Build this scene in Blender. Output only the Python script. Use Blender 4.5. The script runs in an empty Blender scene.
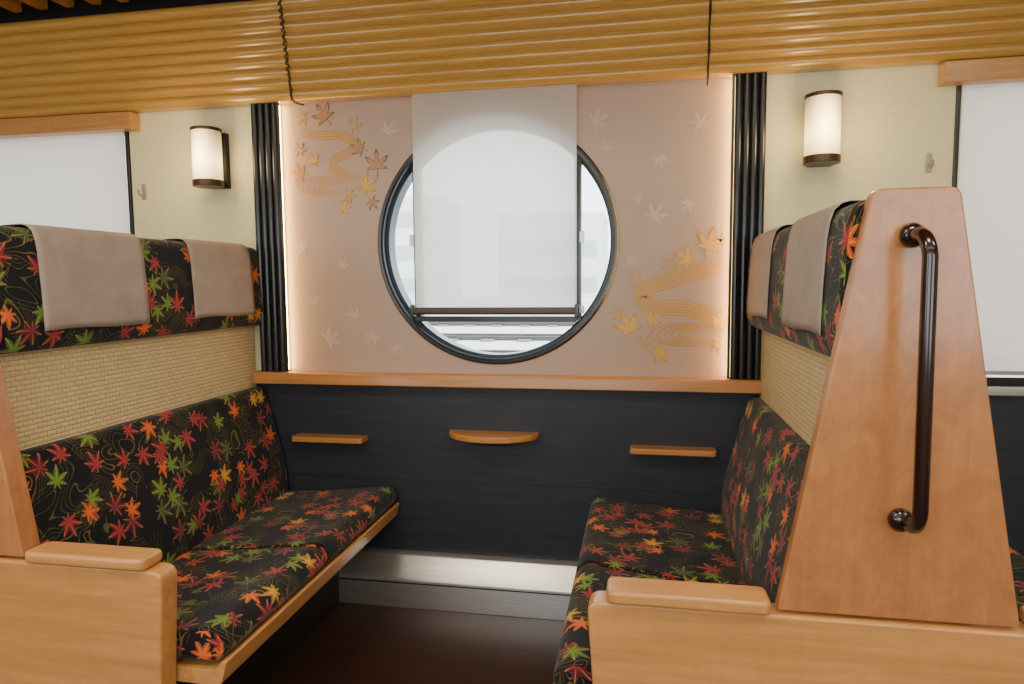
import bpy, bmesh, math, random
from mathutils import Matrix, Vector
random.seed(4)
pi=math.pi
COL=bpy.context.scene.collection

# ---------------------------------------------------------------- node helpers
def lin(c):
    return tuple(((x/255)/12.92 if x/255<=0.04045 else ((x/255+0.055)/1.055)**2.4) for x in c)+(1,)
class G:
    def __init__(s,name):
        s.m=bpy.data.materials.new(name); s.m.use_nodes=True
        s.t=s.m.node_tree; s.n=s.t.nodes; s.l=s.t.links; s.n.clear()
        s.out=s.n.new('ShaderNodeOutputMaterial')
    def put(s,sock,v):
        if isinstance(v,bpy.types.NodeSocket): s.l.new(v,sock)
        elif v is not None: sock.default_value=v
    def math(s,op,a,b=None,c=None):
        n=s.n.new('ShaderNodeMath'); n.operation=op
        s.put(n.inputs[0],a)
        if b is not None: s.put(n.inputs[1],b)
        if c is not None: s.put(n.inputs[2],c)
        return n.outputs[0]
    def vmath(s,op,a,b=None):
        n=s.n.new('ShaderNodeVectorMath'); n.operation=op
        s.put(n.inputs[0],a)
        if b is not None: s.put(n.inputs[1],b)
        return n.outputs['Value'] if op=='LENGTH' else n.outputs[0]
    def coord(s,k): 
        n=s.n.new('ShaderNodeTexCoord'); return n.outputs[k]
    def mapping(s,v,scale=(1,1,1),loc=(0,0,0),rot=(0,0,0)):
        n=s.n.new('ShaderNodeMapping'); s.put(n.inputs[0],v)
        n.inputs['Location'].default_value=loc; n.inputs['Rotation'].default_value=rot; n.inputs['Scale'].default_value=scale
        return n.outputs[0]
    def noise(s,v,scale,detail=2,rough=.5,dist=0,dim='3D'):
        n=s.n.new('ShaderNodeTexNoise'); n.noise_dimensions=dim; s.put(n.inputs['Vector'],v)
        n.inputs['Scale'].default_value=scale; n.inputs['Detail'].default_value=detail
        n.inputs['Roughness'].default_value=rough; n.inputs['Distortion'].default_value=dist
        return n.outputs[0]
    def ramp(s,f,stops,interp='LINEAR'):
        n=s.n.new('ShaderNodeValToRGB'); n.color_ramp.interpolation=interp
        e=n.color_ramp.elements
        while len(e)<len(stops): e.new(.5)
        for i,(p,c) in enumerate(stops): e[i].position=p; e[i].color=c
        s.put(n.inputs[0],f); return n.outputs[0]
    def mix(s,f,a,b,mode='MIX'):
        n=s.n.new('ShaderNodeMix'); n.data_type='RGBA'; n.blend_type=mode
        s.put(n.inputs[0],f); s.put(n.inputs[6],a); s.put(n.inputs[7],b); return n.outputs[2]
    def sep(s,v):
        n=s.n.new('ShaderNodeSeparateXYZ'); s.put(n.inputs[0],v); return n.outputs
    def bsdf(s,color,rough=.5,metal=0,bump=None,bstr=.2,bdist=.002,coat=0,sheen=0,spec=.5,emit=None,estr=0):
        b=s.n.new('ShaderNodeBsdfPrincipled')
        s.put(b.inputs['Base Color'],color); s.put(b.inputs['Roughness'],rough); s.put(b.inputs['Metallic'],metal)
        b.inputs['Coat Weight'].default_value=coat; b.inputs['Coat Roughness'].default_value=.15
        b.inputs['Sheen Weight'].default_value=sheen
        b.inputs['Specular IOR Level'].default_value=spec
        if emit is not None: s.put(b.inputs['Emission Color'],emit); s.put(b.inputs['Emission Strength'],estr)
        if bump is not None:
            k=s.n.new('ShaderNodeBump'); k.inputs['Strength'].default_value=bstr; k.inputs['Distance'].default_value=bdist
            s.put(k.inputs['Height'],bump); s.l.new(k.outputs[0],b.inputs['Normal'])
        s.l.new(b.outputs[0],s.out.inputs[0]); return s.m

def plain(name,c,rough=.5,metal=0,coat=0,spec=.5,var=.06):
    g=G(name); v=g.noise(g.coord('Object'),14,3)
    c1=tuple(x*(1-var) for x in c[:3])+(1,); c2=tuple(min(1,x*(1+var)) for x in c[:3])+(1,)
    return g.bsdf(g.ramp(v,[(.3,c1),(.7,c2)]),rough,metal,coat=coat,spec=spec)
def wood(name,c,axis='X',rough=.35,var=.22,coat=.25,blotch=0):
    g=G(name); sc={'X':(1.2,26,26),'Y':(26,1.2,26),'Z':(26,26,1.2)}[axis]
    o=g.coord('Object')
    v=g.noise(g.mapping(o,sc),2.2,5,.6,.6)
    c1=tuple(x*(1-var) for x in c[:3])+(1,); c2=tuple(min(1,x*(1+var*.6)) for x in c[:3])+(1,)
    col=g.ramp(v,[(.3,c1),(.68,c2)])
    if blotch:
        w=g.noise(g.mapping(o,(6,6,4)),2.6,4,.65,1.6)
        col=g.mix(g.ramp(w,[(.35,(0,0,0,1)),(.7,(blotch,)*3+(1,))]),col,tuple(x*.62 for x in c[:3])+(1,))
    return g.bsdf(col,rough,coat=coat,bump=v,bstr=.05)

def fabric(name):
    g=G(name); uv=g.coord('UV')
    col=lin((15,16,22)); 
    def lines(col,sc,off,k,wd,thr,c):
        n1=g.noise(g.mapping(uv,loc=off),sc,0,.5,1.1,'2D'); fr=g.math('FRACT',g.math('MULTIPLY',n1,k))
        ln=g.math('LESS_THAN',g.math('ABSOLUTE',g.math('SUBTRACT',fr,.5)),wd)
        pm=g.math('GREATER_THAN',g.noise(g.mapping(uv,loc=(off[0]+3,7,0)),8,0,.5,0,'2D'),thr)
        return g.mix(g.math('MULTIPLY',ln,pm),col,c)
    col=lines(col,8,(0,0,0),14,.065,.5,lin((112,90,40)))
    col=lines(col,7,(5,9,0),11,.05,.5,lin((80,92,44)))
    def layer(col,scale,off,R0,palette,keep=.0):
        v=g.mapping(uv,(scale,scale,scale),off)
        vo=g.n.new('ShaderNodeTexVoronoi'); vo.voronoi_dimensions='2D'; vo.inputs['Scale'].default_value=1; vo.inputs['Randomness'].default_value=.75
        g.put(vo.inputs['Vector'],v)
        d=g.vmath('SUBTRACT',v,vo.outputs['Position'])
        x,y,_=g.sep(d); r=g.math('SQRT',g.math('ADD',g.math('MULTIPLY',x,x),g.math('MULTIPLY',y,y)))
        cr,cg,cb=g.sep(vo.outputs['Color'])
        th=g.math('ADD',g.math('ARCTAN2',y,x),g.math('MULTIPLY',cr,6.2832))
        tri=g.math('MULTIPLY',g.math('PINGPONG',g.math('MULTIPLY',th,7/6.28318),.5),2)
        notch=g.math('SUBTRACT',1,g.math('MULTIPLY',g.math('POWER',tri,.95),.62))
        env=g.math('ADD',.72,g.math('MULTIPLY',g.math('COSINE',th),.28))
        size=g.math('ADD',R0*.75,g.math('MULTIPLY',cb,R0*.36))
        R=g.math('MULTIPLY',g.math('MULTIPLY',notch,env),size)
        mask=g.math('LESS_THAN',r,R)
        if keep: mask=g.math('MULTIPLY',mask,g.math('GREATER_THAN',cb,keep))
        base=g.ramp(cg,palette,'CONSTANT')
        edge=g.math('GREATER_THAN',r,g.math('MULTIPLY',R,.60))
        c2=g.mix(g.math('MULTIPLY',edge,.40),base,lin((70,24,26)))
        vein=g.math('LESS_THAN',tri,.10)
        c2=g.mix(g.math('MULTIPLY',vein,.5),c2,lin((216,160,84)))
        return g.mix(mask,col,c2)
    red=lin((154,40,56)); org=lin((218,100,40)); grn=lin((96,138,48)); crim=lin((116,30,50)); yel=lin((212,156,60)); dk=lin((58,92,46))
    col=layer(col,10.2,(2.3,1.1,0),.49,[(0,crim),(.3,dk),(.5,red),(.78,crim)],.36)
    col=layer(col,11.0,(.4,5.2,0),.47,[(0,red),(.34,org),(.50,grn),(.76,red)],.38)
    col=layer(col,9.6,(7.7,3.9,0),.41,[(0,org),(.24,grn),(.5,red),(.7,org),(.86,yel)],.42)
    w=g.noise(uv,600,1,.5,0,'2D')
    return g.bsdf(col,.85,bump=w,bstr=.25,bdist=.001,sheen=.12,spec=.2)

M={}
M['fab']=fabric('maple_leaf_moquette')
M['wood']=wood('beech_ply',lin((206,146,84)),'X',blotch=.28)
M['panelwood']=wood('figured_beech',lin((184,123,76)),'Z',rough=.26,var=.1,blotch=.6)
M['woodY']=wood('beech_rail',lin((206,146,82)),'Y')
M['sill']=wood('sill_wood',lin((190,128,68)),'X')
M['bamboo']=wood('bamboo_rib',lin((198,150,74)),'X',rough=.26,var=.14,coat=.5)
M['ceilwood']=wood('ceiling_slat_wood',lin((170,112,58)),'Y')
M['black']=plain('black_lacquer',lin((22,22,25)),.3,coat=.3)
M['frame']=plain('window_frame_blueblack',lin((24,44,58)),.3)
g=G('navy_wall_board'); o=g.coord('Object'); v=g.noise(g.mapping(o,(1,1,14)),6,4)
M['navy']=g.bsdf(g.ramp(v,[(.3,lin((36,39,47))),(.7,lin((46,49,57)))]),.5,bump=v,bstr=.08)
g=G('brushed_steel'); o=g.coord('Object'); v=g.noise(g.mapping(o,(1,60,60)),6,4)
M['steel']=g.bsdf(g.ramp(v,[(.3,(.60,.59,.57,1)),(.7,(.80,.79,.76,1))]),.30,.86,bump=v,bstr=.05)
g=G('cream_wall'); v=g.noise(g.coord('Object'),60,3)
M['cream']=g.bsdf(g.ramp(v,[(.3,lin((228,215,166))),(.7,lin((233,221,174)))]),.6,bump=v,bstr=.05)
g=G('pink_lacquer_panel'); v=g.noise(g.coord('Object'),3,3)
M['pink']=g.bsdf(g.ramp(v,[(.3,lin((178,150,130))),(.7,lin((186,158,138)))]),.42)
M['pinkleaf']=plain('pale_leaf_print',lin((196,171,152)),.45)
M['gold']=plain('gold_print',lin((192,132,44)),.35,.1)
M['goldlt']=plain('pale_gold_print',lin((188,152,104)),.45,.05)
M['goldyl']=plain('yellow_gold_print',lin((212,164,70)),.4,.1)
M['orleaf']=plain('orange_leaf_print',lin((184,128,84)),.4,.05)
M['darkleaf']=plain('brown_leaf_print',lin((104,88,70)),.5)
g=G('headrest_cloth'); uv=g.coord('UV'); v=g.noise(uv,500,2,.5,0,'2D'); w=g.noise(uv,12,2,.5,.6,'2D')
M['cloth']=g.bsdf(g.ramp(w,[(.3,lin((156,141,128))),(.7,lin((166,151,138)))]),.6,bump=g.math('ADD',w,g.math('MULTIPLY',v,.05)),bstr=.3,bdist=.012,spec=.35)
g=G('tatami_weave'); uv=g.coord('UV')
br=g.n.new('ShaderNodeTexBrick'); g.put(br.inputs['Vector'],g.mapping(uv,(1,1,1)))
br.inputs['Scale'].default_value=1; br.inputs['Brick Width'].default_value=.026; br.inputs['Row Height'].default_value=.0125
br.inputs['Mortar Size'].default_value=.0017; br.inputs['Mortar Smooth'].default_value=1
br.inputs['Color1'].default_value=lin((226,204,156)); br.inputs['Color2'].default_value=lin((214,192,142)); br.inputs['Mortar'].default_value=lin((182,156,108))
rowl=g.math('PINGPONG',g.sep(uv)[1],.00625)
inv=g.math('ADD',g.math('SUBTRACT',1,br.outputs['Fac']),g.math('MULTIPLY',rowl,80))
st=g.noise(g.mapping(uv,(8,120,1)),3,3,.6,0,'2D')
M['tatami']=g.bsdf(g.mix(g.math('MULTIPLY',st,.35),br.outputs['Color'],lin((180,154,102))),.65,bump=inv,bstr=.5,bdist=.003)
g=G('dark_plank_floor'); o=g.coord('Object')
br=g.n.new('ShaderNodeTexBrick'); g.put(br.inputs['Vector'],o); br.inputs['Scale'].default_value=1
br.inputs['Brick Width'].default_value=.9; br.inputs['Row Height'].default_value=.1; br.inputs['Mortar Size'].default_value=.002
br.inputs['Color1'].default_value=lin((78,50,40)); br.inputs['Color2'].default_value=lin((62,40,32)); br.inputs['Mortar'].default_value=lin((24,16,14))
v=g.noise(g.mapping(o,(2,40,2)),3,4)
M['floor']=g.bsdf(g.mix(g.math('MULTIPLY',v,.5),br.outputs['Color'],lin((40,26,22))),.3,bump=v,bstr=.05)
M['handle']=plain('dark_bronze_tube',lin((40,22,20)),.18,.3,coat=.6)
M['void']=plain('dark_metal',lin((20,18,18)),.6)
M['capm']=plain('bronze_cap',lin((66,48,34)),.35,.5)
M['ceil']=plain('ceiling_dark',lin((16,14,13)),.8)
M['whitewall']=plain('pale_wall',lin((205,190,160)),.7)
M['chrome']=plain('latch_metal',lin((190,190,186)),.3,.8)
M['hook']=plain('hook_clear',lin((170,164,138)),.2,.2)
# blind: warm room-side face, neutral transmission
g=G('roller_blind_cloth'); uv=g.coord('Object'); v=g.noise(uv,260,2)
col=g.ramp(v,[(.3,(.76,.66,.56,1)),(.7,(.82,.72,.62,1))])
d=g.n.new('ShaderNodeBsdfDiffuse'); t=g.n.new('ShaderNodeBsdfTranslucent'); tr=g.n.new('ShaderNodeBsdfTransparent')
g.put(d.inputs[0],col); t.inputs[0].default_value=(.84,.81,.77,1)
a=g.n.new('ShaderNodeMixShader'); a.inputs[0].default_value=.42; g.l.new(d.outputs[0],a.inputs[1]); g.l.new(t.outputs[0],a.inputs[2])
b=g.n.new('ShaderNodeMixShader'); b.inputs[0].default_value=.14; g.l.new(a.outputs[0],b.inputs[1]); g.l.new(tr.outputs[0],b.inputs[2])
g.l.new(b.outputs[0],g.out.inputs[0]); M['blind']=g.m
# lamp glass
g=G('lamp_opal_glass'); z=g.sep(g.coord('Object'))[2]
dz=g.math('ABSOLUTE',g.math('SUBTRACT',z,1.650)); k=g.math('SUBTRACT',1,g.math('MULTIPLY',dz,7))
M['opal']=g.bsdf((.80,.70,.50,1),.4,emit=(1,.68,.26,1),estr=g.math('MULTIPLY',g.math('MULTIPLY',k,k),4.4))
g=G('led_strip'); M['led']=g.bsdf((1,.8,.5,1),.5,emit=(1,.64,.22,1),estr=42)
M['ground']=plain('ballast',(.7,.69,.66,1),.9,var=.3)
M['conc']=plain('concrete',(.75,.76,.76,1),.9)
M['rail']=plain('steel_rail',(.06,.055,.05,1),.6)
M['bband']=plain('building_glazing',(.5,.52,.53,1),.6)

# ---------------------------------------------------------------- mesh helpers
def empty(name,loc=(0,0,0)):
    e=bpy.data.objects.new(name,None); e.location=loc; e.empty_display_size=.1; COL.objects.link(e); return e
def finish(name,bm,mat,parent=None,bevel=0,seg=3,smooth=True,angle=32):
    bmesh.ops.recalc_face_normals(bm,faces=bm.faces)
    me=bpy.data.meshes.new(name); bm.to_mesh(me); bm.free()
    me.materials.append(mat)
    ob=bpy.data.objects.new(name,me); COL.objects.link(ob)
    if smooth:
        me.shade_smooth()
        if not bevel: me.set_sharp_from_angle(angle=math.radians(angle))
    if bevel:
        b=ob.modifiers.new('bevel','BEVEL'); b.width=bevel; b.segments=seg; b.limit_method='ANGLE'; b.angle_limit=math.radians(40)
        w=ob.modifiers.new('wn','WEIGHTED_NORMAL')
    if parent: ob.parent=parent
    return ob
def extr(name,poly,a0,a1,mat,parent=None,axis='Y',bevel=0,seg=3,closed=True,cuts=1,caps=True,fn=None,smooth=True):
    bm=bmesh.new(); uvl=bm.loops.layers.uv.new('UVMap')
    def P(p,a):
        if axis=='Y': q=(p[0],a,p[1])
        elif axis=='X': q=(a,p[0],p[1])
        else: q=(p[0],p[1],a)
        return fn(Vector(q)) if fn else Vector(q)
    n=len(poly); rows=[]
    for k in range(cuts+1):
        a=a0+(a1-a0)*k/cuts; rows.append([bm.verts.new(P(p,a)) for p in poly])
    arc=[0]
    for i in range(n):
        p,q=poly[i],poly[(i+1)%n]; arc.append(arc[-1]+math.hypot(p[0]-q[0],p[1]-q[1]))
    for k in range(cuts):
        u0=a0+(a1-a0)*k/cuts; u1=a0+(a1-a0)*(k+1)/cuts
        for i in range(n if closed else n-1):
            j=(i+1)%n
            f=bm.faces.new((rows[k][i],rows[k][j],rows[k+1][j],rows[k+1][i]))
            for lp,uv in zip(f.loops,((u0,arc[i]),(u0,arc[i+1]),(u1,arc[i+1]),(u1,arc[i]))): lp[uvl].uv=uv
    if closed and caps:
        for r in (rows[0],rows[-1]):
            f=bm.faces.new(r)
            for lp,p in zip(f.loops,poly): lp[uvl].uv=p
    return finish(name,bm,mat,parent,bevel,seg,smooth)
def box(name,x0,x1,y0,y1,z0,z1,mat,parent=None,bevel=0):
    return extr(name,[(x0,z0),(x1,z0),(x1,z1),(x0,z1)],y0,y1,mat,parent,'Y',bevel,2,smooth=bool(bevel))
def rp(pts,rad,seg=6):
    out=[];n=len(pts)
    for i,p in enumerate(pts):
        r=rad[i] if isinstance(rad,(list,tuple)) else rad
        p=Vector(p); a=Vector(pts[i-1])-p; b=Vector(pts[(i+1)%n])-p
        r2=min(r,a.length*.49,b.length*.49)
        if r<=0: out.append(tuple(p)); continue
        A=p+a.normalized()*r2; B=p+b.normalized()*r2
        for k in range(seg+1):
            t=k/seg; out.append(tuple(A*(1-t)**2+p*2*t*(1-t)+B*t*t))
    return out
def tube(name,pts,r,mat,parent,res=4,bez=False):
    c=bpy.data.curves.new(name,'CURVE'); c.dimensions='3D'; c.bevel_depth=r; c.bevel_resolution=res; c.use_fill_caps=True
    s=c.splines.new('POLY'); s.points.add(len(pts)-1)
    for q,p in zip(s.points,pts): q.co=(*p,1)
    s.use_smooth=True
    ob=bpy.data.objects.new(name,c); c.materials.append(mat); COL.objects.link(ob); ob.parent=parent
    return ob
def cyl(name,cx,cy,z0,z1,r,mat,parent,n=32,bevel=0):
    return extr(name,[(cx+r*math.cos(2*pi*i/n),cy+r*math.sin(2*pi*i/n)) for i in range(n)],z0,z1,mat,parent,'Z',bevel,2)

WY=2.41   # window wall plane
# ---------------------------------------------------------------- room shell
fl=box('floor',-4,3.2,-.85,WY+.08,-.06,0,M['floor'])
wb=empty('wall_back')
box('lower_board',-4,3.2,WY,WY+.08,.0,.86,M['navy'],wb)
box('upper_board',-4,3.2,WY,WY+.08,1.872,2.12,M['cream'],wb)
box('upper_dark_board',-4,3.2,WY,WY+.08,2.12,2.45,M['ceil'],wb)
CX,CZ,CR=-.51,1.344,.434
for x0,x1 in ((-4,-3.4),(-1.965,-1.324),(.304,.985),(2.4,3.2)):
    box('cream_pier',x0,x1,WY,WY+.08,.86,1.872,M['cream'],wb)
for x0,x1 in ((-3.4,-1.965),(.985,2.4)): box('window_head',x0,x1,WY,WY+.08,1.851,1.872,M['cream'],wb)
box('joint_line',-1.46,.41,WY-.001,WY,.46,.462,M['void'],wb)
# centre panel with round opening
def holepanel(name,x0,x1,z0,z1,cx,cz,r,y0,y1,mat,parent,n=96):
    bm=bmesh.new(); angs=[2*pi*i/n for i in range(n)]
    for cxn,czn in ((x0,z0),(x1,z0),(x1,z1),(x0,z1)): angs.append(math.atan2(czn-cz,cxn-cx)%(2*pi))
    angs=sorted(set(angs)); inn=[];out=[];inb=[]
    for a in angs:
        dx,dz=math.cos(a),math.sin(a); t=1e9
        if dx>1e-9:t=min(t,(x1-cx)/dx)
        if dx<-1e-9:t=min(t,(x0-cx)/dx)
        if dz>1e-9:t=min(t,(z1-cz)/dz)
        if dz<-1e-9:t=min(t,(z0-cz)/dz)
        inn.append(bm.verts.new((cx+r*dx,y0,cz+r*dz))); out.append(bm.verts.new((cx+t*dx,y0,cz+t*dz))); inb.append(bm.verts.new((cx+r*dx,y1,cz+r*dz)))
    outb=[bm.verts.new((v.co.x,y1,v.co.z)) for v in out]
    m=len(angs)
    for i in range(m):
        j=(i+1)%m
        bm.faces.new((inn[i],inn[j],out[j],out[i])); bm.faces.new((inn[i],inb[i],inb[j],inn[j]))
        bm.faces.new((inb[i],outb[i],outb[j],inb[j])); bm.faces.new((out[i],out[j],outb[j],outb[i]))
    return finish(name,bm,mat,parent,smooth=False)
holepanel('pink_panel',-1.324,.304,.86,1.872,CX,CZ,CR,WY,WY+.08,M['pink'],wb)
# printed motifs (thin inlays on the panel)
def leafpoly(cx,cz,s,rot,inset=1.0):
    half=[(0,1),(7,.80),(13,.66),(11,.56),(22,.30),(38,.58),(42,.72),(50,.92),(57,.72),(66,.56),(76,.27),(92,.48),(103,.66),(112,.46),(122,.30),(150,.20),(173,.16),(177,.60)]
    full=half+[(360-a,r) for a,r in reversed(half[1:])]
    return [(cx+s*r*inset*math.cos(math.radians(a)+rot),cz+s*r*inset*math.sin(math.radians(a)+rot)) for a,r in full]
def leaf(cx,cz,s,rot,mat,name='leaf_print',d=.0016,inset=1.0):
    extr(name,leafpoly(cx,cz,s,rot,inset),WY-d,WY+.0003,mat,wb,smooth=False)
def leaf2(cx,cz,s,rot,m1,m2):
    leaf(cx,cz,s,rot,m1); leaf(cx,cz,s,rot,m2,d=.0022,inset=.82)
def ribbon(pts,w,mat,name='river_print',d=.0012,taper=True):
    P=[Vector(p) for p in pts]; S=[]
    n=len(P)
    for i in range(n-1):
        p0=P[max(i-1,0)];p1=P[i];p2=P[i+1];p3=P[min(i+2,n-1)]
        for k in range(8):
            t=k/8; S.append(.5*((2*p1)+(-p0+p2)*t+(2*p0-5*p1+4*p2-p3)*t*t+(-p0+3*p1-3*p2+p3)*t**3))
    S.append(P[-1]); bm=bmesh.new(); L=[];R=[]
    for i,p in enumerate(S):
        d2=(S[min(i+1,len(S)-1)]-S[max(i-1,0)]).normalized(); nn=Vector((-d2.y,d2.x))
        q=i/(len(S)-1); ww=w*min(1,.25+4*q,.25+4*(1-q)) if taper else w
        a=p+nn*ww; b=p-nn*ww
        L.append(bm.verts.new((a.x,WY-d,a.y))); R.append(bm.verts.new((b.x,WY-d,b.y)))
    for i in range(len(S)-1): bm.faces.new((L[i],L[i+1],R[i+1],R[i]))
    finish(name,bm,mat,wb,smooth=False)
def offs(pts,o):
    P=[Vector(p) for p in pts]; out=[]
    for i,p in enumerate(P):
        d=(P[min(i+1,len(P)-1)]-P[max(i-1,0)]).normalized(); out.append(tuple(p+Vector((-d.y,d.x))*o))
    return out
def pl(u,v): return (-1.28+(u-290)*.0037, 1.862-(v-105-(290-u)*.06)*.00372)
def pr(u,v): return (-.105+(u-610)*.00335, 1.36-(v-235)*.00342)
# upper left
r1=[pl(300,130),pl(318,134),pl(342,134),pl(356,141),pl(350,151),pl(336,157),pl(334,166),pl(350,173),pl(368,180)]
ribbon(r1,.013,M['goldlt'],d=.0008)
for o in (-.014,-.005,.005,.014): ribbon(offs(r1,o),.0018,M['gold'])
for rr in (6,12,18,24,30):
    ribbon([pl(324+rr*math.cos(t),184+rr*.30*math.sin(t)) for t in [x*2*pi/14 for x in range(1,15)]],.0017,M['gold'])
for u,v,s,r,a,b in ((327,116,.062,2.2,'darkleaf','orleaf'),(357,126,.042,1.2,'gold','goldlt'),(380,163,.066,1.6,'darkleaf','orleaf'),(366,182,.058,.4,'gold','goldyl'),(364,146,.046,2.8,'darkleaf','orleaf'),
                  (300,172,.052,3,'gold','orleaf'),(314,160,.038,2,'gold','goldyl'),(349,190,.040,5,'gold','goldlt'),(298,150,.036,1,'darkleaf','goldlt'),(343,204,.038,0,'gold','goldyl'),(373,197,.038,5.4,'darkleaf','orleaf'),(304,116,.037,4,'gold','goldlt')):
    x,z=pl(u,v); leaf2(x,z,s,r,M[a],M[b])
# lower right
rv=[pr(728,262),pr(704,272),pr(676,280),pr(650,288),pr(642,300),pr(662,308),pr(690,310),pr(712,318),pr(728,328)]
ribbon(rv,.024,M['goldlt'],d=.0008)
for o in (-.025,-.014,-.005,.005,.014,.025): ribbon(offs(rv,o),.0020,M['gold'])
for rr in (7,14,21,28,35):
    ribbon([pr(688+rr*math.cos(t),336+rr*.32*math.sin(t)) for t in [x*2*pi/14 for x in range(1,15)]],.0020,M['gold'])
for u,v,s,r,a,b in ((709,248,.072,1.3,'gold','goldyl'),(690,261,.062,2.6,'gold','goldyl'),(675,266,.044,3.4,'gold','goldlt'),(722,244,.036,.6,'gold','goldlt'),(632,330,.068,2.1,'gold','goldyl'),(652,321,.046,.6,'gold','goldyl'),
                  (621,315,.038,3,'gold','goldlt'),(664,352,.048,4.2,'gold','goldyl'),(645,346,.036,1,'gold','goldlt'),(717,322,.048,.2,'gold','goldyl'),(638,283,.038,2,'gold','goldlt'),(720,345,.036,4,'gold','goldyl')):
    x,z=pr(u,v); leaf2(x,z,s,r,M[a],M[b])
for u,v,s,r in ((595,122,.05,.4),(608,150,.035,2),(655,218,.055,1),(640,200,.028,3),(690,205,.035,4),(700,130,.045,2),(660,160,.035,5),(630,262,.03,.5)):
    x,z=pr(u,v); leaf(x,z,s,r,M['pinkleaf'],'pale_leaf_print')
for u,v,s,r in ((323,338,.06,.6),(352,312,.045,2),(372,330,.045,4),(340,262,.035,1),(300,245,.045,3),(392,130,.045,1),(310,300,.035,2.5),(395,340,.035,5)):
    x,z=pl(u,v); leaf(x,z,s,r,M['pinkleaf'],'pale_leaf_print')

wf=empty('wall_front')
box('lower_board',-4,3.2,-.93,-.85,0,.9,M['whitewall'],wf); box('upper_board',-4,3.2,-.93,-.85,1.8,2.45,M['whitewall'],wf)
for x0,x1 in ((-4,-3.2),(-1.9,-1.3),(.2,.9),(2.3,3.2)): box('pier',x0,x1,-.93,-.85,.9,1.8,M['whitewall'],wf)
box('wall_left',-4.08,-4,-.93,WY+.08,0,2.45,M['whitewall']); box('wall_right',3.2,3.28,-.93,WY+.08,0,2.45,M['whitewall'])
ce=empty('ceiling')
box('ceiling_board',-4,3.2,-.93,WY+.08,2.45,2.5,M['ceil'],ce)
x=-3.95
while x<3.2:
    box('slat',x,x+.034,.95,2.30,2.235,2.30,M['ceilwood'],ce); x+=.115
for y in (1.0,1.4,1.8,2.2): box('cross_slat',-4,3.2,y,y+.03,2.30,2.34,M['ceilwood'],ce)
box('aisle_ceiling',-4,3.2,-.85,.93,2.36,2.40,M['whitewall'],ce)

# sill
extr('trim_sill',rp([(WY-.055,.824),(WY-.002,.824),(WY-.002,.868),(WY-.05,.868)],[.004,0,0,.01]),-1.450,.41,M['sill'],None,'X',.002)
# steel heater cover
kp=empty('baseboard_back')
extr('steel_cover',[(WY-.088,0.0),(WY-.088,.10),(WY-.080,.112),(WY-.034,.178),(WY-.02,.186),(WY,.186),(WY,0)],-1.35,.33,M['steel'],kp,'X',.002)
box('steel_fold_line',-1.35,.33,WY-.0895,WY-.086,.094,.098,M['void'],kp)

# bamboo valance panels
def valance(x0,x1):
    e=empty('bamboo_valance')
    y0,z0,y1,z1=WY-.045,1.866,WY-.11,2.20
    n=9; prof=[(WY-.003,z0)]
    for i in range(n):
        for k in range(11):
            t=k/10; a=pi*t
            s=(i+t)/n; by=y0+(y1-y0)*s; bz=z0+(z1-z0)*s
            bul=.012*math.sin(a)**.8 if 0<t<1 else 0
            prof.append((by-bul,bz))
    prof.append((WY-.003,z1))
    extr('ribbed_bamboo_board',prof,x0,x1,M['bamboo'],e,'X')
    return e
valance(-4,-1.246); valance(-1.240,.209); valance(.215,3.2)
ec=empty('hanging_cord')
def vy(z): return WY-.045-.065*(z-1.868)/.332-.018
tube('cord',[(-1.243+.006*math.sin(i*1.05)*(1 if i<70 else .2),vy(2.19-i*.0035),2.19-i*.0035) for i in range(94)]+[(-1.23,WY-.06,1.853),(-1.20,WY-.05,1.846)],.0024,M['void'],ec,2)
ec=empty('hanging_cord')
tube('cord',[(.212+.002*math.sin(i*.6),vy(2.19-i*.0105),2.19-i*.0105) for i in range(33)]+[(.210,WY-.05,1.83)],.0024,M['void'],ec,2)

# black fluted pillars + led strips tucked behind a lip
def pillar(x0,x1,side):
    e=empty('fluted_pillar'); n=4; w=(x1-x0)/n; prof=[(x0,WY-.001)]
    for i in range(n):
        for k in range(9):
            a=pi*k/8; prof.append((x0+w*i+w/2-w/2*math.cos(a)*.98, WY-.025-.014*math.sin(a)))
    prof.append((x1,WY-.001))
    extr('fluted_column',prof,.869,1.868,M['black'],e,'Z')
    if side>0: s0,s1,l0,l1=x1+.0005,x1+.0025,x1,x1+.009
    else: s0,s1,l0,l1=x0-.0025,x0-.0005,x0-.009,x0
    box('led_strip',s0,s1,WY-.026,WY-.010,.875,1.86,M['led'],e)
    box('strip_lip',l0,l1,WY-.031,WY-.0275,.869,1.866,M['black'],e)
pillar(-1.426,-1.320,1); pillar(.300,.40,-1)

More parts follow.
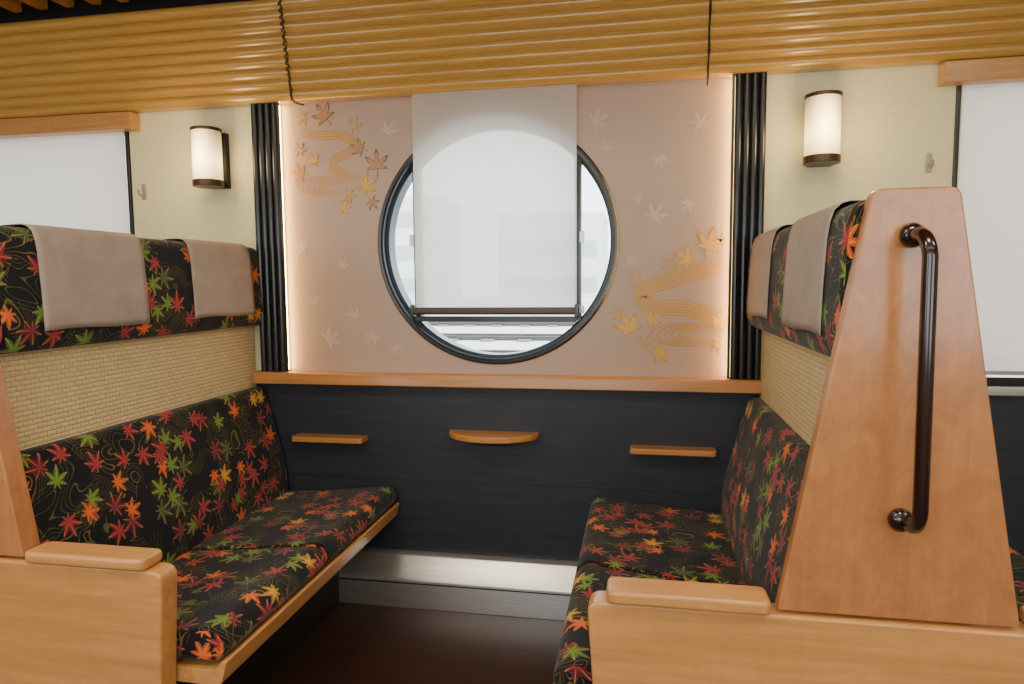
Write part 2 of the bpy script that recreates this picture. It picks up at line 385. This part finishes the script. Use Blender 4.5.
# round window
w=empty('window_1')
def ring(name,r0,r1,y0,y1,mat,parent,n=96):
    bm=bmesh.new(); V=[]
    for i in range(n):
        a=2*pi*i/n; c,s=math.cos(a),math.sin(a)
        V.append([bm.verts.new((CX+r*c,y,CZ+r*s)) for r,y in ((r0,y1),(r0,y0+.006),(r0+.006,y0),(r1-.006,y0),(r1,y0+.006),(r1,y1))])
    for i in range(n):
        for k in range(6): bm.faces.new((V[i][k],V[i][(k+1)%6],V[(i+1)%n][(k+1)%6],V[(i+1)%n][k]))
    return finish(name,bm,mat,parent)
ring('round_frame',.420,.440,WY-.012,WY+.02,M['black'],w)
ring('round_reveal',.408,.4325,WY+.021,WY+.09,M['frame'],w)
for xx in (-.815,-.225):
    h=math.sqrt(.408**2-(xx+.01-CX)**2)
    box('mullion',xx,xx+.022,WY+.005,WY+.05,CZ-h,CZ+h,M['black'],w)
    for z0,z1 in ((1.335,1.375),(1.09,1.115)):
        box('latch',xx+(-.012 if xx<-.5 else .018),xx+(.004 if xx<-.5 else .034),WY-.008,WY+.006,z0,z1,M['chrome'],w,.002)
box('sash_bar',-.80,-.22,WY+.01,WY+.045,1.058,1.078,M['black'],w)
# roller blind
rb=empty('roller_blind')
bm=bmesh.new(); nx=24
rows=[]
for z in (1.868,1.5,1.107): rows.append([bm.verts.new((-.798+.583*i/nx, WY-.033+.0012*math.sin(i*.9)*(1 if z<1.8 else 0),z)) for i in range(nx+1)])
for a in range(2):
    for i in range(nx): bm.faces.new((rows[a][i],rows[a][i+1],rows[a+1][i+1],rows[a+1][i]))
finish('blind_cloth',bm,M['blind'],rb)
extr('blind_bottom_bar',rp([(WY-.043,1.085),(WY-.024,1.085),(WY-.024,1.112),(WY-.043,1.112)],.006),-.815,-.209,plain('bronze_bar',lin((72,62,56)),.35,.6),rb,'X')
tube('blind_roller',[(-.80,WY-.03,1.88),(-.22,WY-.03,1.88)],.012,M['void'],rb)
for xx in (-.81,-.214): box('bar_end',xx-.008,xx+.008,WY-.045,WY-.02,1.075,1.122,M['black'],rb,.003)

# side windows
def sidewindow(i,x0,x1):
    e=empty('window_%d'%i)
    for a,b in ((x0-.006,x0+.008),(x1-.008,x1+.006)): box('jamb',a,b,WY-.006,WY+.06,.86,1.85,M['black'],e,.002)
    box('lower_rail',x0,x1,WY-.006,WY+.06,.86,.885,M['black'],e,.002); box('upper_rail',x0,x1,WY-.006,WY+.06,1.80,1.85,M['black'],e)
    box('window_blind',x0+.01,x1-.01,WY-.004,WY-.003,.90,1.83,M['blind'],e)
    box('blind_bar',x0+.01,x1-.01,WY-.012,WY-.001,.893,.906,M['chrome'],e)
    box('ledge',x0-.02,x1+.02,WY-.03,WY-.001,.828,.858,M['steel'],e,.003)
    extr('trim_%d'%(i+3),rp([(WY-.055,1.797),(WY-.002,1.797),(WY-.002,1.862),(WY-.055,1.862)],.005,3),x0-.06,x1+.06,M['wood'],None,'X',.002)
sidewindow(2,-3.4,-1.975); sidewindow(3,.972,2.4)

# wall lamps
def lamp(cx):
    e=empty('wall_lamp'); cy=WY-.075; r=.052
    cyl('opal_shade',cx,cy,1.585,1.766,r,M['opal'],e,40)
    cyl('cap_ring',cx,cy,1.563,1.587,r+.003,M['capm'],e,40,.002)
    cyl('cap_ring',cx,cy,1.764,1.776,r+.003,M['capm'],e,40,.002)
    box('back_plate',cx-.03,cx+.046,WY-.024,WY-.001,1.565,1.77,M['void'],e,.003)
    for z in (1.575,1.765): box('arm',cx-.018,cx+.02,WY-.06,WY-.01,z-.007,z+.007,M['void'],e)
    l=bpy.data.lights.new('lamp_bulb','POINT'); l.energy=2.6; l.color=(1,.74,.40); l.shadow_soft_size=.05
    lo=bpy.data.objects.new('lamp_bulb',l); lo.location=(cx,cy-.11,1.68); lo.parent=e; COL.objects.link(lo)
lamp(-1.582); lamp(.560)
def hook(cx,z):
    e=empty('coat_hook'); box('hook_plate',cx-.009,cx+.009,WY-.006,WY-.001,z-.03,z+.03,M['hook'],e,.004)
    tube('hook_arm',[(cx,WY-.006,z-.005),(cx,WY-.022,z-.016),(cx,WY-.032,z-.012),(cx,WY-.036,z+.004)],.0035,M['hook'],e)
hook(-1.91,1.565); hook(.895,1.565)

# small shelves + half-round table
def shelf(x0,x1):
    e=empty('wall_shelf'); extr('shelf_board',rp([(x0,WY-.001),(x0,WY-.065),(x1,WY-.065),(x1,WY-.001)],[0,.015,.015,0]),.606,.626,M['sill'],e,'Z',.003)
shelf(-1.295,-1.01); shelf(-.03,.26)
e=empty('wall_table')
pts=[(-.520+.168*math.cos(pi+pi*i/24),WY-.001+.12*math.sin(pi+pi*i/24)) for i in range(25)]
extr('half_round_top',pts,.638,.660,M['sill'],e,'Z',.004)
box('bracket',-.59,-.45,WY-.05,WY-.001,.614,.639,M['void'],e,.004)

# ---------------------------------------------------------------- seats
def bench(xc,s):
    e=empty('train_bench_seat')
    F=lambda pts:[(xc+s*(-a),b) for a,b in pts]   # s=1: faces -x
    Y0,Y1,YM=1.292,2.395,1.80
    hp=rp([(.055,1.047),(.085,1.045),(.103,1.09),(.096,1.28),(.080,1.340),(.012,1.342),(.004,1.28),(.004,1.045)],[.01,.02,.03,.05,.04,.02,0,0],5)
    extr('headrest',F(hp),Y0,Y1,M['fab'],e,'Y',.018,4,cuts=8)
    for ya,yb in ((1.40,1.755),(1.965,2.31)):
        cp=[(.1065,1.092),(.1075,1.11),(.1055,1.18),(.1005,1.28),(.096,1.31),(.089,1.332),(.076,1.344),(.06,1.3485),(.03,1.3475),(.006,1.346)]
        def fn(v,ya=ya,yb=yb,s=s):
            k=max(0,(1.2-v.z)/.1); v.x-=s*.0012*math.sin((v.y-ya)*40)*k
            if v.z<1.105: v.z+=.003*math.sin((v.y-ya)*18)
            return v
        o=extr('headrest_cover',F(cp),ya,yb,M['cloth'],e,'Y',closed=False,cuts=20,fn=fn)
        so=o.modifiers.new('s','SOLIDIFY'); so.thickness=.002; so.offset=0
    extr('woven_back_panel',F([(.05,.80),(.05,1.05),(.006,1.05),(.006,.80)]),Y0,Y1,M['tatami'],e)
    bp=rp([(.045,.808),(.085,.808),(.120,.69),(.170,.49),(.170,.38),(.02,.38),(.02,.808)],[.02,.03,.12,.06,.02,0,0],6)
    extr('backrest',F(bp),Y0,Y1,M['fab'],e,'Y',.02,4,cuts=4)
    sp=rp([(.160,.358),(.160,.400),(.38,.418),(.592,.444),(.624,.405),(.596,.365)],[.02,.02,.3,.035,.05,.02],6)
    extr('seat_cushion_aisle',F(sp),Y0+.004,YM-.003,M['fab'],e,'Y',.018,4)
    extr('seat_cushion_window',F(sp),YM+.003,Y1,M['fab'],e,'Y',.018,4)
    tp=rp([(.05,.322),(.59,.316),(.606,.320),(.621,.374),(.608,.375),(.592,.352),(.05,.352)],[0,.01,.01,.006,.006,.01,0],4)
    extr('seat_tray',F(tp),Y0,Y1+.005,M['woodY'],e,'Y',.002)
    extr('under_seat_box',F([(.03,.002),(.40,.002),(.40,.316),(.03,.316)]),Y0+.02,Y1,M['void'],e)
    return e
def partition(xc,ya=1.252):
    e=empty('seat_end_partition')
    yb=1.29
    pts=rp([(xc-.20,.602),(xc+.195,.602),(xc+.07,1.352),(xc-.065,1.352)],[0,0,.018,.018],5)
    extr('end_panel',pts,ya+.008,yb,M['panelwood'],e,'Y',.004)
    bx=.545
    b=rp([(xc-bx+.04,.003),(xc+bx-.04,.003),(xc+bx,.596),(xc-bx,.596)],[0,0,.03,.03],6)
    extr('base_side',b,ya,ya+.055,M['wood'],e,'Y',.006)
    for s in (-1,1):
        x0=xc+s*.508; x1=xc+s*.212; a,c=min(x0,x1),max(x0,x1)
        extr('armrest_pad',rp([(a,ya-.012),(c,ya-.012),(c,ya+.062),(a,ya+.062)],.018,5),.597,.624,M['wood'],e,'Z',.008,3)
    # grab handle
    zt,zb=1.272,.786; pts=[(xc-.005,ya+.008,zt),(xc-.005,ya-.03,zt)]
    for k in range(9):
        a=pi/2*k/8; pts.append((xc-.005+.004*k/8,ya-.03-.038*math.sin(a),zt-.038*(1-math.cos(a))))
    for k in range(9):
        a=pi/2*k/8; pts.append((xc+.001,ya-.03-.038*math.cos(a),zb+.038*(1-math.sin(a))))
    pts.append((xc,ya+.008,zb))
    tube('grab_handle_tube',pts,.0118,M['handle'],e,6)
    for z in (zt,zb):
        bm=bmesh.new(); bmesh.ops.create_uvsphere(bm,u_segments=24,v_segments=14,radius=.021)
        for v in bm.verts: v.co=Vector((v.co.x+xc-.005,v.co.y*.8+ya-.004,v.co.z+z))
        finish('grab_handle_boss',bm,M['handle'],e)
    return e
for xc,ya,px in ((.45,1.252,.45),(-1.507,1.232,-1.532)):
    bench(xc,1); bench(xc,-1); partition(px,ya)

# ---------------------------------------------------------------- outside
box('ground_outside',-80,80,3.5,120,-1.3,-1.15,M['ground'])
rt=empty('railway_track')
for y in (14,15.4,20,21.4,27,28.4,36,37.4): box('rail',-60,60,y,y+.22,-1.15,-.98,M['rail'],rt)
bm=bmesh.new()
for y in (14.8,20.8,27.8,36.8):
    for i in range(60):
        x=-45+i*1.5
        mt=Matrix.Translation((x,y,-1.12))@Matrix.Diagonal((.5,2.8,.08,1)); bmesh.ops.create_cube(bm,size=1,matrix=mt)
finish('sleepers',bm,plain('sleeper_wood',(.2,.18,.16,1),.9),rt,smooth=False)
st=empty('station_platform'); box('platform_slab',-60,60,46,52,-1.15,-.1,M['conc'],st)
for i,(x,wd,h,y) in enumerate(((-30,12,9,60),(-12,9,7,58),(3,10,12,62),(18,14,8,58))):
    box('building_block',x,x+wd,y,y+8,-1.15,h,M['conc'],st)
    for k in range(int(h//3)):
        box('window_band',x+.6,x+wd-.6,y-.05,y+.02,k*3+.3,k*3+1.6,M['bband'],st)

# ---------------------------------------------------------------- lights
wd=bpy.data.worlds.new('world'); bpy.context.scene.world=wd; wd.use_nodes=True
bg=wd.node_tree.nodes['Background']; bg.inputs[0].default_value=(.88,.96,1,1); bg.inputs[1].default_value=5.5
def area(name,loc,sx,sy,e,col,rot=(0,0,0)):
    l=bpy.data.lights.new(name,'AREA'); l.shape='RECTANGLE'; l.size=sx; l.size_y=sy; l.energy=e; l.color=col
    o=bpy.data.objects.new(name,l); o.location=loc; o.rotation_euler=rot; COL.objects.link(o); return o
for i in range(4): area('ceiling_light',(-2.2+i*1.25,.62,2.35),.5,.16,12.5,(1,.87,.66))
area('ceiling_light',(-.4,-.45,2.35),4.5,.25,18,(1,.90,.74))

# ---------------------------------------------------------------- camera
f=683.0
R=Matrix.Rotation(math.radians(10.6),3,'Z')@Matrix.Rotation(math.radians(85),3,'X')@Matrix.Rotation(-math.radians(.5),3,'Z')
cam=bpy.data.cameras.new('camera'); co=bpy.data.objects.new('camera',cam); COL.objects.link(co)
cam.sensor_width=36; cam.lens=f*36/1024; cam.clip_start=.02; cam.clip_end=500
mm=R.to_4x4(); mm.translation=Vector((0,0,1.2)); co.matrix_world=mm
bpy.context.scene.camera=co
